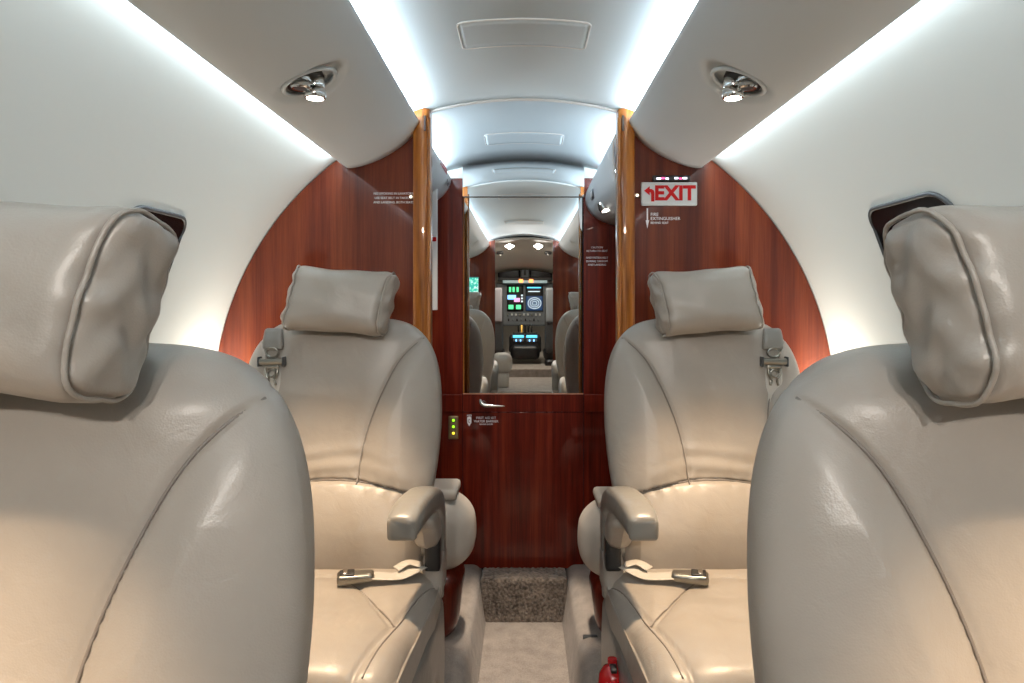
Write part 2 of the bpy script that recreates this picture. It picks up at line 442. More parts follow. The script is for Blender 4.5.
# --- valances in the cabin (long suede-covered bulkheads either side of the ceiling)
SEC = [(-0.303, 0.512), (-0.300, 0.515), (-0.298, 0.513), (-0.301, 0.503), (-0.318, 0.480), (-0.340, 0.457), (-0.368, 0.436), (-0.400, 0.417), (-0.434, 0.402), (-0.470, 0.391), (-0.498, 0.387), (-0.510, 0.391), (-0.512, 0.396), (-0.500, 0.402)]
sec = spline(SEC, 70)
for s, side in ((-1, 'left'), (1, 'right')):
    pts = [((-s)*p[0], H+p[1]) for p in sec]
    root = empty('ceiling_valance', (s*0.4, 0.6, H+0.4))
    tag(root, 'long grey suede lighting valance along the %s side of the ceiling' % side, 'valance', 'cabin lighting valances')
    V, Fc = sweep_y(pts, list(np.linspace(YF+0.03, YP-0.001, 60)))
    V = np.array(V)-np.array(root.location)
    # leave a real hole where each lamp recess sits
    keep = []
    def in_hole(c):
        for yc in (1.30, 0.20):
            if ((c[1]-(yc-0.6))/0.056)**2 + ((c[0]+root.location[0]-s*0.405)/0.058)**2 < 1 and c[2]+root.location[2] < H+0.47: return True
        return False
    # fine grid near the recess
    ysn = sorted(set(list(np.linspace(YF+0.03, 0.10, 20)) + list(np.linspace(0.10, 0.30, 34)) + list(np.linspace(0.30, 1.20, 20)) + list(np.linspace(1.20, 1.40, 34)) + list(np.linspace(1.40, YP-0.001, 14))))
    V, Fc = sweep_y([((-s)*p[0], H+p[1]) for p in spline(SEC, 150)], ysn)
    V = np.array(V)-np.array(root.location)
    # smooth dish around each recess
    for yc in (1.30, 0.20):
        dx = (V[:, 0]+root.location[0]-s*0.405)/0.072; dy = (V[:, 1]+0.6-yc)/0.072
        rr = np.sqrt(dx*dx+dy*dy); low = V[:, 2]+root.location[2] < H+0.48
        dep = np.where(low & (rr < 1.0), 0.5+0.5*np.cos(np.pi*np.clip(rr, 0, 1)), 0)
        V[:, 2] += 0.030*dep**0.7
        V[:, 0] += s*0.012*dep**0.7
    o = MB().add(V, Fc).build('shell', VALM, root)
    m = o.modifiers.new('solid', 'SOLIDIFY'); m.thickness = 0.004; m.offset = 0
    # LED tape holders
    for (px_, pz_, nm) in ((0.316, 0.500, 'upper_light_rail'), (0.505, 0.424, 'lower_light_rail')):
        V, Fc = prism([(s*px_-0.006, H+pz_-0.003), (s*px_+0.006, H+pz_-0.003), (s*px_+0.006, H+pz_), (s*px_-0.006, H+pz_)], YF+0.05, YP-0.01)
        if nm == 'lower_light_rail': V = [(v[0], v[1], v[2]) for v in V]
        MB().add(np.array(V)-np.array(root.location), Fc).build(nm, WHT, root, smooth=False)

def lamp_pod(s, y, lab):
    z0 = 0.405
    root = empty('reading_light', (s*0.408, y, H+z0)); tag(root, lab, 'light', 'valance reading lights')
    # soft bezel ring
    n = 40; pts = []
    for a in np.linspace(0, 2*math.pi, n+1)[:-1]:
        pts.append((0.047*math.cos(a), 0.047*math.sin(a), 0.016 - s*0.43*0.047*math.cos(a)))
    MB().add(*tube(pts, 0.0045, 10, closed=True)).build('bezel', VALM, root)
    # black socket plate
    V, Fc = lathe([(0, 0.014), (0.036, 0.016), (0.036, 0.030), (0, 0.03)], 28, (s*0.43, 0, 1), (0, 0, 0)); MB().add(V, Fc).build('socket', BLK, root, smooth='edge')
    # air gasper
    ga = empty('air_gasper', (s*0.012, -0.016, 0.010), parent=root)
    MB().add(*lathe([(0, 0.016), (0.017, 0.016), (0.0185, 0.006), (0.0175, 0.002), (0.0185, 0.0), (0.0185, -0.010), (0.016, -0.013), (0.012, -0.0125)], 28)).build('barrel', CHR, ga, smooth='edge')
    MB().add(*lathe([(0, -0.004), (0.012, -0.004), (0.012, -0.0128), (0.0, -0.0129)], 24)).build('nozzle', BLK, ga, smooth='edge')
    # lit eyeball
    ey = empty('lamp_head', (-s*0.007, 0.011, -0.002), parent=root)
    MB().add(*lathe([(0, 0.034), (0.017, 0.030), (0.0185, 0.014), (0.0175, 0.010), (0.0205, 0.006), (0.0215, -0.006), (0.0195, -0.010), (0.0165, -0.0105)], 32)).build('barrel', CHR, ey, smooth='edge')
    MB().add(*lathe([(0, -0.006), (0.0165, -0.006), (0.016, -0.0110), (0.0, -0.0122)], 28)).build('lamp_lens', LENS, ey, smooth='edge')
    return root
lamp_pod(-1, 1.30, 'chrome reading light with air gasper in the left ceiling valance')
lamp_pod(1, 1.30, 'chrome reading light with air gasper in the right ceiling valance, above the exit sign')

# --- valances in the lavatory beyond the doorway
def loft(secA, secB, y0, y1, nm, mat, parent, off):
    a = spline(secA, 40); b = spline(secB, 40); V = []; Fc = []
    k = 12
    for i in range(k+1):
        t = i/k; s_ = a*(1-t)+b*t
        V += [(p[0]-off[0], y0+(y1-y0)*t-off[1], H+p[1]-off[2]) for p in s_]
    for i in range(k):
        for j in range(39): Fc.append((i*40+j, i*40+j+1, (i+1)*40+j+1, (i+1)*40+j))
    o = MB().add(V, Fc).build(nm, mat, parent); m = o.modifiers.new('solid', 'SOLIDIFY'); m.thickness = 0.004; m.offset = 0
    return o
vl = empty('lavatory_valance', (-0.33, 2.28, H+0.42)); tag(vl, 'short grey valance past the left doorway post, with red placard', 'valance')
loft([(-0.30, 0.440), (-0.268, 0.452), (-0.275, 0.428), (-0.305, 0.395), (-0.36, 0.368), (-0.45, 0.36), (-0.52, 0.37)],
     [(-0.30, 0.462), (-0.280, 0.474), (-0.288, 0.440), (-0.315, 0.405), (-0.36, 0.380), (-0.45, 0.37), (-0.52, 0.37)], YP+0.035, YB, 'shell', VAL_L, vl, vl.location)
vr = empty('lavatory_valance', (0.33, 2.28, H+0.36)); tag(vr, 'deeper grey valance past the right doorway post, with small square signs', 'valance')
loft([(0.32, 0.490), (0.276, 0.500), (0.262, 0.470), (0.262, 0.40), (0.275, 0.34), (0.33, 0.305), (0.45, 0.30), (0.56, 0.31)],
     [(0.30, 0.415), (0.248, 0.430), (0.236, 0.405), (0.240, 0.37), (0.262, 0.335), (0.315, 0.305), (0.42, 0.29), (0.56, 0.30)], YP+0.035, YB, 'shell', VAL_L, vr, vr.location)

def frame_loop(cx, cy, hw, hd, rad, zf, n=8):
    pts = []
    for (sx, sy, a0) in ((1, 1, 0), (-1, 1, 90), (-1, -1, 180), (1, -1, 270)):
        for a in np.linspace(a0, a0+90, n):
            x = cx+sx*(hw-rad)+rad*math.cos(math.radians(a)); y = cy+sy*(hd-rad)+rad*math.sin(math.radians(a))
            pts.append((x, y, zf(x, y)))
    # edges are subdivided so that the rim follows the arch of the ceiling
    out = []
    for i in range(len(pts)):
        a = np.array(pts[i]); b = np.array(pts[(i+1) % len(pts)]); k = max(1, int(np.linalg.norm(b-a)/0.01))
        for t in range(k):
            p = a+(b-a)*t/k; out.append((p[0], p[1], zf(p[0], p[1])))
    return out
def hatch(yc, hw, hd, lab, r=0.0022):
    c = (0.0, yc, ceil_z(0, yc)); root = empty('ceiling_hatch', c); tag(root, lab, 'hatch', 'oxygen mask hatches')
    loop = frame_loop(0, yc, hw, hd, 0.014, lambda x, y: ceil_z(x, y)-0.0015)
    MB().add(*tube(np.array(loop)-np.array(c), r, 8, closed=True)).build('rim', WHT, root)
    V = []; Fc = []; nx, ny = 30, 6
    for j in range(ny+1):
        for i in range(nx+1):
            x = -hw+0.003+(2*hw-0.006)*i/nx; y = yc-hd+0.003+(2*hd-0.006)*j/ny
            V.append((x, y-yc, ceil_z(x, y)-0.0025-c[2]))
    for j in range(ny):
        for i in range(nx): a = j*(nx+1)+i; Fc.append((a, a+1, a+nx+2, a+nx+1))
    o = MB().add(V, Fc).build('panel', CEILM, root); m = o.modifiers.new('solid', 'SOLIDIFY'); m.thickness = 0.003; m.offset = 1
hatch(1.475, 0.138, 0.072, 'rounded rectangular ceiling panel above the seats, nearest the camera')
hatch(2.32, 0.132, 0.060, 'rounded rectangular ceiling panel past the doorway, in front of the mirrored door', 0.0016)
hatch(0.30, 0.138, 0.072, 'rounded rectangular ceiling panel overhead near the front seats')

# --- windows in the side walls (dark glass, set in a moulded frame)
def curved_patch(s, y0, y1, z0, z1, rad, roff, step=0.008, thick=0.006):
    """rounded-rectangle patch following the hull at radius R-roff; returns outline loop too"""
    th0 = math.acos((z1-ZC)/R); th1 = math.acos((z0-ZC)/R)
    a0, a1 = th0*R, th1*R; hw, hh = (y1-y0)/2, (a1-a0)/2
    loop = []
    for (sx, sy, an0) in ((1, 1, 0), (-1, 1, 90), (-1, -1, 180), (1, -1, 270)):
        for a in np.linspace(an0, an0+90, 9):
            loop.append(((y0+y1)/2+sx*(hw-rad)+rad*math.cos(math.radians(a)), (a0+a1)/2+sy*(hh-rad)+rad*math.sin(math.radians(a))))
    def P(y, a, ro=roff): x, z = hull(s*a/R, R-ro); return (x, y, z)
    return loop, P
wn = 0
for s, y0, y1, z1 in ((-1, 1.29, 1.52, 0.188), (1, 1.20, 1.475, 0.200)):
    wn += 1
    loop, P = curved_patch(s, y0, y1, -0.20, z1, 0.045, 0.004)
    root = empty('window_%d' % wn, P((y0+y1)/2, (loop[0][1]))); tag(root, kind='structure')
    off = np.array(root.location)
    MB().add(*tube(np.array([P(y, a, 0.003) for y, a in loop])-off, 0.0045, 8, closed=True, up=(s, 0, 0))).build('window_frame', DRK, root)
    cyy = np.mean([l[0] for l in loop]); caa = np.mean([l[1] for l in loop])
    V = []; Fc = []; K = 12; L = len(loop)
    for k in range(K+1):
        for (y, a) in loop: t = k/K; V.append(np.array(P(cyy+(y-cyy)*t, caa+(a-caa)*t, 0.005))-off)
    for k in range(K):
        for i in range(L): Fc.append((k*L+i, k*L+(i+1) % L, (k+1)*L+(i+1) % L, (k+1)*L+i))
    MB().add(V, Fc).build('pane', BLKG, root)

# --- side ledges with padded armrest tops
for s, side in ((-1, 'left'), (1, 'right')):
    prof = [(0.735, H-0.62), (0.730, H-0.345), (0.738, H-0.330), (0.760, H-0.325), (0.790, H-0.325), (0.790, H-0.345), (0.84, H-0.345), (0.84, H-0.315), (0.884, H-0.312), (0.884, H-0.40), (0.80, H-0.66)]
    V, Fc = prism([(s*a, b) for a, b in prof], -0.65, YP-0.004)
    o = MB().add(V, Fc).build('side_ledge', LEA_C, smooth='edge')
    tag(o, 'leather-topped ledge along the %s cabin wall, behind the seats' % side, 'ledge', 'cabin side ledges')
    # wall lining panel below the ledge closes the cabin
    V, Fc = prism([(s*0.742, 0.165), (s*0.742, H-0.60), (s*0.752, H-0.60), (s*0.752, 0.165)], -0.65, YP-0.004)
    o = MB().add(V, Fc).build('baseboard_%s' % side, CARP, smooth=False); tag(o, kind='structure')

# ------------------------------------------------------------------ seats
OUT = [(0, 0), (0.05, 0.0004), (0.09, 0.0016), (0.122, 0.0045), (0.150, 0.011), (0.174, 0.022), (0.199, 0.043), (0.220, 0.072), (0.236, 0.112), (0.246, 0.165), (0.250, 0.235), (0.248, 0.300), (0.243, 0.355), (0.235, 0.41), (0.226, 0.46), (0.218, 0.54), (0.212, 0.66)]
ZT = 0.967
_o = spline(OUT, 260); _d = np.concatenate([[0], np.cumsum(np.linalg.norm(np.diff(_o, axis=0), axis=1))])
def back_mesh(s):
    rows = 270; N = 340
    tt = np.linspace(0.004, _d[-1], rows)
    W = np.interp(tt, _d, _o[:, 0]); DZ = np.interp(tt, _d, _o[:, 1])
    seamA = spline([(0.240, 0.040), (0.205, 0.050), (0.155, 0.098), (0.118, 0.165), (0.085, 0.245), (0.066, 0.32), (0.058, 0.395)], 30)   # inboard
    seamB = spline([(0.235, 0.045), (0.205, 0.058), (0.172, 0.115), (0.150, 0.19), (0.138, 0.28), (0.132, 0.395)], 30)                   # outboard
    lum = spline([(-0.26, 0.455), (-0.16, 0.410), (-0.04, 0.388), (0.08, 0.392), (0.17, 0.414), (0.26, 0.452)], 30)
    V = []
    for w_, dz in zip(W, DZ):
        th = 0.062*math.sqrt(max(0.0, 1-(1-min(dz/0.060, 1))**2)) + 0.002
        th *= 1.0 + 0.10*min(1, max(0, (dz-0.35)/0.15))
        z = ZT-dz
        yc = 0.070 + (z-0.376)*0.155
        an = np.linspace(0, 2*math.pi, N+1)[:-1]
        p = 2.9
        # distribute so the broad faces get even samples
        x = np.sign(np.cos(an))*np.abs(np.cos(an))**(2/p)*w_; y = np.sign(np.sin(an))*np.abs(np.sin(an))**(2/p)*th
        V.append(np.stack([x, yc+y, np.full(N, z)], 1))
    V = np.concatenate(V)
    yc = 0.070 + (V[:, 2]-0.376)*0.155
    front = V[:, 1] < yc; dz = ZT-V[:, 2]; x = V[:, 0]*s       # x>0 inboard
    q = np.stack([x, dz], 1); qm = np.stack([-x, dz], 1)
    dA = segdist(q, seamA); dB = segdist(qm, seamB); dL = segdist(q, lum)
    lz = np.interp(x, lum[:, 0], lum[:, 1])
    dAB = np.minimum(dA, dB); up = dz < lz
    g = np.zeros(len(V))
    g -= np.where(up, 0.0055*np.exp(-(dAB/0.0032)**2), 0)
    g -= 0.0060*np.exp(-(dL/0.0034)**2)
    g += np.where(up, 0.004*(1-np.exp(-(np.minimum(dAB, dL)/0.022)**2)), 0)
    xa = np.interp(dz, seamA[:, 1], seamA[:, 0]); xb = np.interp(dz, seamB[:, 1], seamB[:, 0])
    out = up & ((x > xa) | (-x > xb))
    bol = np.where(up, np.clip(np.maximum(x-xa, -x-xb)/0.05, 0, 1), 0)
    g += 0.013*bol*np.clip((0.26-np.abs(x))/0.10, 0, 1)*np.clip((dz-0.05)/0.1, 0, 1)
    # centre panel gently hollow, lumbar pad full
    g -= np.where(up, 0.010*np.clip(1-(x/0.13)**2, 0, 1)*np.exp(-((dz-0.27)/0.10)**2), 0)
    lp = np.clip((dz-lz)/0.22, 0, 1)
    g += np.where(~up, 0.030*np.sin(np.pi*np.clip(lp, 0, 1))**0.6*np.clip((0.25-np.abs(x))/0.07, 0, 1), 0)
    # light puckers running into the lumbar seam and across the small of the back
    g += 0.0013*np.sin(x*170+np.sin(dz*60)*1.2)*np.exp(-(dL/0.018)**2)
    g += np.where(up, 0.0016*np.sin((dz-lz)*150+np.sin(x*22)*0.8)*np.exp(-((dz-lz+0.045)/0.035)**2)*np.clip((0.15-np.abs(x))/0.1, 0, 1), 0)
    gb = -0.005*np.exp(-(np.minimum(segdist(q, spline([(0.20, 0.04), (0.15, 0.16), (0.125, 0.35), (0.13, 0.6)], 20)), segdist(qm, spline([(0.20, 0.04), (0.15, 0.16), (0.125, 0.35), (0.13, 0.6)], 20)))/0.004)**2)
    gb += 0.012*np.clip(1-(x/0.2)**2, 0, 1)*np.clip(dz/0.1, 0, 1)
    edge = np.clip(np.abs(V[:, 1]-yc)/0.05, 0, 1)**0.6
    V[:, 1] -= np.where(front, g*np.where(edge > 0.25, 1, edge*4), -gb*edge)
    Fc = []
    for i in range(rows-1):
        for k in range(N):
            a = i*N+k; b = i*N+(k+1) % N; Fc.append((a, b, b+N, a+N))
    Fc.append(tuple(range(N))); Fc.append(tuple((rows-1)*N+k for k in range(N))[::-1])
    return V, Fc, seamA, seamB, lum

def pillow_fn(s):
    def fn(P, N):
        x, y, z = P.T; hx, hy, hz = 0.126, 0.052, 0.076
        u, v, t = x/hx, z/hz, y/hy
        P = P.copy()
        # puffed front, drawn-out corners, sagging bottom
        P[:, 1] += N[:, 1]*0.014*(1-u*u)*(1-v*v)
        P[:, 2] *= 1 + 0.07*np.abs(u)**6 - 0.03*(1-u*u)
        P[:, 0] *= 1 + 0.03*np.abs(v)**4 - 0.035*(1-v*v)
        P[:, 0] += s*0.13*P[:, 2]
        # gathered wrinkles on the end caps and near their seams
        e = np.clip((np.abs(u)-0.80)/0.2, 0, 1)
        P += N*(0.0022*e*np.sin(v*9+np.sin(t*5)*1.5+s))[:, None]
        P += N*(0.0014*np.sin(v*16+u*2)*np.exp(-((np.abs(u)-0.9)/0.10)**2))[:, None]
        P += N*(0.0018*np.sin(u*6+v*3)*np.sin(v*4-u*2))[:, None]
        g = np.exp(-((np.abs(x)-hx+0.016)/0.003)**2)
        P -= N*(0.003*g*(np.abs(N[:, 0]) < 0.8))[:, None]
        return P
    return fn

def build_seat(s, label):
    """s=+1: aisle lies towards +x (left-hand seats); local y=0 is the cushion/back joint, -y faces the camera"""
    root = empty('cabin_chair')
    tag(root, label, 'seat', None)
    V, Fc, sA, sB, lum = back_mesh(s)
    back = MB().add(V, Fc).build('backrest', LEA, root)
    fr = V[(V[:, 1] < 0.070+(V[:, 2]-0.376)*0.155)]
    def on_back(line, sg):
        out = []
        for (x, dz) in line:
            d = (fr[:, 0]-sg*x)**2+(fr[:, 2]-(ZT-dz))**2; i = np.argpartition(d, 9)[:9]; wt = 1/(d[i]+1e-6)
            out.append((sg*x, (fr[i, 1]*wt).sum()/wt.sum()-0.0012, ZT-dz))
        o_ = np.array(out); k = np.ones(9)/9; yy = np.convolve(np.pad(o_[:, 1], 4, 'reflect', reflect_type='odd'), k, 'valid'); o_[:, 1] = yy
        return o_
    def dense(line, n=70): return spline(line, n)
    for ln_, sg in ((dense([p for p in sA if p[0] < 0.208]), s), (dense([p for p in sB if p[0] < 0.208]), -s), (dense([p for p in lum if abs(p[0]) < 0.215]), s)):
        MB().add(*tube(on_back(ln_, sg), 0.0017, 8, up=(0, 1, 0))).build('seam', SEAM, back)
    # headrest pillow
    V, Fc = rbox((0, 0, 0), (0.126, 0.052, 0.076), 0.036, 0.0045, pillow_fn(s))
    pil = MB().add(V, Fc).build('headrest', LEA, root)
    pil.location = (s*0.019, 0.040, 1.009); pil.rotation_euler = (math.radians(-9), math.radians(s*4.0), 0)
    for e in (-1, 1):
        lp = []; ln = []
        for (sy, sz, a0) in ((1, 1, 0), (-1, 1, 90), (-1, -1, 180), (1, -1, 270)):
            for a in np.linspace(a0, a0+90, 9):
                c_, s_ = math.cos(math.radians(a)), math.sin(math.radians(a))
                rr = 0.032
                lp.append((e*0.1105, sy*(0.052-0.036)+rr*c_, sz*(0.076-0.036)+rr*s_)); ln.append((e*0.35, 0.93*c_, 0.93*s_))
        den = []; dn = []
        for i in range(len(lp)):
            a, b = np.array(lp[i]), np.array(lp[(i+1) % len(lp)]); k = max(1, int(np.linalg.norm(b-a)/0.006))
            for t in range(k): den.append(a+(b-a)*t/k); dn.append(np.array(ln[i])*(1-t/k)+np.array(ln[(i+1) % len(lp)])*t/k)
        den = np.array(den); dn = np.array(dn); Pp = pillow_fn(s)(den, dn)+dn*0.0028
        MB().add(*tube(Pp, 0.0021, 8, closed=True, up=(1, 0, 0))).build('piping', LEA, pil)
    # flap joining the pillow to the top of the back
    MB().add(*rbox((0, 0.105, 0.968), (0.10, 0.028, 0.022), 0.014, 0.008)).build('headrest_flap', LEA, root)
    # seat cushion
    sx = s
    cs1 = spline([(0.262, 0.02), (0.232, -0.10), (0.212, -0.28), (0.196, -0.38), (0.18, -0.47)], 24)
    cs2 = spline([(-0.02, -0.045), (0.04, -0.055), (0.10, -0.11), (0.16, -0.20), (0.212, -0.283)], 20)
    def cfn(P, N):
        P = P.copy(); x = P[:, 0]*sx; y = P[:, 1]-0.215; top = N[:, 2] > 0.3
        q = np.stack([x, y], 1); qm = np.stack([-x, y], 1)
        d = np.minimum(segdist(q, cs1), segdist(qm, cs1)); d2 = segdist(q, cs2); d2 = np.minimum(d2, segdist(qm, cs2))
        dd = np.minimum(d, d2)
        g = -0.006*np.exp(-(dd/0.0038)**2) + 0.006*(1-np.exp(-(dd/0.03)**2))
        g += 0.0018*np.sin(y*60+np.sin(x*30)*2)*np.exp(-((y+0.25)/0.12)**2)*np.clip(np.sin(x*25+1), 0, 1)
        P[:, 2] += np.where(top, g, 0)
        P[:, 2] -= np.where(top, 0.020*(np.abs(x)/0.26)**4 + 0.020*np.clip((-y-0.36)/0.12, 0, 1)**2, 0)
        P[:, 2] += np.where(top, 0.010*np.exp(-((y+0.36)/0.10)**2), 0)
        P[:, 0] *= 1-0.10*np.clip((-y-0.1)/0.38, 0, 1)
        return P
    V, Fc = rbox((0, -0.215, 0.315), (0.262, 0.262, 0.068), 0.045, 0.0048, cfn)
    cu = MB().add(V, Fc).build('seat_cushion', LEA, root)
    tp = V[V[:, 2] > 0.33]
    for ln_, sg in ((cs1, s), (cs1, -s), (cs2, s), (cs2, -s)):
        pp = []
        for (x, y) in spline(ln_, 60):
            if y > 0.0 or y < -0.45 or (ln_ is cs2 and x < 0): continue
            d = (tp[:, 0]-sg*x)**2+(tp[:, 1]-y)**2; pp.append((sg*x, y, tp[d.argmin(), 2]+0.0003))
        pp = np.array(pp); pp[:, 2] = np.convolve(np.pad(pp[:, 2], 2, 'edge'), np.ones(5)/5, 'valid')
        MB().add(*tube(pp, 0.0016, 8)).build('seam', SEAM, cu)
    # base shroud with bowed, leather-covered side
    def bfn(P, N):
        P = P.copy(); z = P[:, 2]; y = P[:, 1]
        P[:, 0] *= 1 + 0.02*np.cos(np.clip(z/0.16, -1, 1)*1.57) - 0.10*np.clip((-y-0.0)/0.25, 0, 1)
        side = np.abs(N[:, 0]) > 0.6
        rec = np.exp(-(((y-0.06)/0.055)**2+((z+0.035)/0.060)**2)**2)
        P[:, 0] -= np.where(side & (P[:, 0]*sx > 0), sx*0.014*rec, 0)
        return P
    V, Fc = rbox((0, -0.185, 0.158), (0.262, 0.262, 0.155), 0.035, 0.010, bfn)
    base = MB().add(V, Fc).build('seat_base', LEA_D, root)
    MB().add(*rbox((0, 0.03, 0.0), (0.21, 0.26, 0.010), 0.005, 0.03)).build('floor_track', DRK, root)
    # recline lever in its recess on the aisle side
    rc = empty('recline_lever', (s*0.256, -0.125, 0.128), parent=root)
    ring = [(s*0.004, 0.050*math.cos(a), 0.052*math.sin(a)) for a in np.linspace(0, 2*math.pi, 33)[:-1]]
    MB().add(*tube(ring, 0.003, 8, closed=True, up=(1, 0, 0))).build('bezel', NICK, rc)
    MB().add(*tube(spline([(s*0.0, -0.02, 0.035), (s*0.012, -0.012, 0.012), (s*0.013, 0.006, -0.02), (s*0.008, 0.016, -0.038)], 14), [0.004]*5+[0.006]*5+[0.004]*4, 10, up=(1, 0, 0))).build('lever', CHR, rc)
    # armrests: hooked roll over a leather-covered side panel
    for a_, nm in ((1, 'armrest'), (-1, 'armrest')):
        ax = s*a_
        ar = empty(nm, (ax*0.236, 0, 0.36), parent=root)
        path = spline([(-ax*0.022, -0.238, 0.193), (-ax*0.018, -0.200, 0.205), (-ax*0.012, -0.140, 0.208), (-ax*0.004, -0.070, 0.203), (0, -0.010, 0.183), (0, 0.036, 0.140), (0, 0.052, 0.080), (0, 0.050, 0.00), (0, 0.045, -0.06)], 44)
        rr = np.interp(np.linspace(0, 1, 44), [0, .03, .15, .5, .75, 1], [0.024, 0.0275, 0.030, 0.030, 0.027, 0.024])
        MB().add(*tube(path, list(rr), 26, up=(0, 0.05, 1), ratio=1.18, p=3.2)).build('roll', LEA_D, ar)
        # upholstered end face
        e0 = path[0]; MB().add(*rbox((e0[0], e0[1]+0.004, e0[2]), (0.030, 0.010, 0.023), 0.009, 0.006)).build('end_cap', LEA_D, ar)
        # inner leather panel, bulging a little
        poly = spline([(-0.135, 0.182), (-0.06, 0.186), (-0.01, 0.165), (0.03, 0.125), (0.035, 0.09), (0.01, 0.075), (-0.03, 0.08), (-0.07, 0.10), (-0.105, 0.14), (-0.135, 0.165)], 40)[:-1]
        mb = MB(); c = poly.mean(axis=0); V = []; Fc = []
        K = 8; L = len(poly)
        for sd in (-1, 1):
            st = len(V)
            for k in range(K+1):
                t = k/K; b = 0.026*math.sqrt(max(0, 1-(t**3)))+0.004 if t < 1 else 0.0
                for p in poly: pp = c+(p-c)*t; V.append((sd*b, pp[0], pp[1]))
            for k in range(K):
                for i in range(L):
                    f = (st+k*L+i, st+k*L+(i+1) % L, st+(k+1)*L+(i+1) % L, st+(k+1)*L+i); Fc.append(f if sd > 0 else f[::-1])
        MB().add(V, Fc).build('side_panel', LEA, ar)
        MB().add(*rbox((ax*0.012, -0.020, 0.066), (0.018, 0.020, 0.036), 0.005, 0.008)).build('hinge_bracket', BLK, ar)
        MB().add(*rbox((ax*0.008, 0.035, 0.006), (0.024, 0.055, 0.052), 0.018, 0.008)).build('hinge_cover', LEA, ar)
    # lap belt: webbing and buckle lying on the cushion towards the aisle
    bl = empty('lap_belt', (s*0.103, -0.085, 0.389), parent=root)
    wb = spline([(s*0.118, 0.060, 0.012), (s*0.100, 0.035, 0.010), (s*0.075, 0.012, 0.006), (s*0.045, 0.0, 0.010), (s*0.02, -0.004, 0.013)], 20)
    MB().add(*tube(wb, 0.0016, 10, ratio=14, p=4)).build('webbing', STRAPM, bl)
    MB().add(*tube(spline([(s*0.12, 0.05, 0.016), (s*0.09, 0.05, 0.022), (s*0.065, 0.032, 0.014)], 10), 0.0014, 8, ratio=11, p=4)).build('webbing_fold', STRAPM, bl)
    def bk(P, N):
        P = P.copy(); P[:, 2] *= 1-0.35*np.clip(P[:, 0]*s/0.045, -1, 1)*0.5; P[:, 1] *= 1-0.14*np.clip(P[:, 0]*s/0.045, 0, 1); return P
    V, Fc = rbox((0, 0, 0), (0.040, 0.020, 0.010), 0.008, 0.004, bk)
    bu = MB().add(V, Fc).build('buckle', NICK, bl); bu.location = (-s*0.015, -0.014, 0.014); bu.rotation_euler = (0, 0, s*math.radians(14))
    MB().add(*rbox((-s*0.018, -0.001, 0.0105), (0.016, 0.016, 0.003), 0.002, 0.004)).build('buckle_slot', BLK, bu)
    MB().add(*rbox((-s*0.022, -0.001, 0.0135), (0.005, 0.013, 0.0022), 0.0015, 0.004)).build('release_tab', CHR, bu)
    # shoulder harness on the outboard side
    hx = -s*0.158
    hr = empty('shoulder_harness', (hx, 0.080, 0.862), parent=root)
    def tab(P, N):
        P = P.copy(); P[:, 0] *= 1+0.10*np.clip(-P[:, 2]/0.03, -1, 1); P[:, 1] += 0.35*P[:, 2]*(P[:, 2] > 0); return P
    MB().add(*rbox((0, -0.004, 0.055), (0.024, 0.008, 0.026), 0.007, 0.005, tab)).build('leather_tab', LEA_D, hr)
    ring = [(0.014*math.cos(a), -0.010, 0.022+0.011*math.sin(a)) for a in np.linspace(0, 2*math.pi, 25)[:-1]]
    MB().add(*tube(ring, 0.0028, 8, closed=True, up=(0, 1, 0))).build('ring', NICK, hr)
    mb = MB(); mb.add(*tube([(-0.028, -0.014, 0.0), (0.028, -0.014, 0.0)], 0.0085, 18)).build('roller', NICK, hr, smooth='edge')
    for e in (-1, 1): MB().add(*rbox((e*0.030, -0.012, 0.0), (0.0022, 0.012, 0.012), 0.002, 0.004)).build('roller_cheek', DRK, hr)
    mb = MB()
    for e in (-1, 1):
        mb.add(*tube(spline([(e*0.012, -0.013, -0.010), (e*0.014, -0.014, -0.03), (e*0.007, -0.014, -0.043), (e*0.010, -0.014, -0.058)], 12), 0.0034, 8))
    mb.add(*tube([(0.009*math.cos(a), -0.014, -0.028+0.009*math.sin(a)) for a in np.linspace(0, 2*math.pi, 21)[:-1]], 0.0026, 8, closed=True, up=(0, 1, 0)))
    mb.add(*rbox((0, -0.013, -0.012), (0.019, 0.004, 0.005), 0.002, 0.004)); mb.build('buckle_tongue', NICK, hr)
    st = spline([(0.0, 0.004, -0.005), (-s*0.001, -0.004, -0.07), (-s*0.003, -0.004, -0.15), (-s*0.006, 0.0, -0.26), (-s*0.008, 0.006, -0.40)], 24)
    MB().add(*tube(st, 0.0017, 8, up=(0, 1, 0), ratio=14, p=4)).build('strap', STRAPM, hr)
    return root

PZ = 0.165
sl = build_seat(1, 'grey leather seat at left with folded lap belt, in front of the left wood partition')
sl.location = (-0.458, 1.60, PZ); tag(sl, group=None)
sr = build_seat(-1, 'grey leather seat at right with folded lap belt, below the exit sign')
sr.location = (0.453, 1.60, PZ)
nl = copy_tree(sl); nl.location = (-0.446, 0.502, PZ); nl['label'] = 'large foreground leather seat cut off by the left edge of the photo'
nr = copy_tree(sr); nr.location = (0.459, 0.502, PZ); [setattr(c, 'location', c.location + Vector((-0.005, 0, 0))) for c in nr.children if c.name.startswith('headrest') and 'flap' not in c.name]; nr['label'] = 'large foreground leather seat cut off by the right edge of the photo'
for o in (sl, sr, nl, nr): o['group'] = 'grey leather cabin seats'

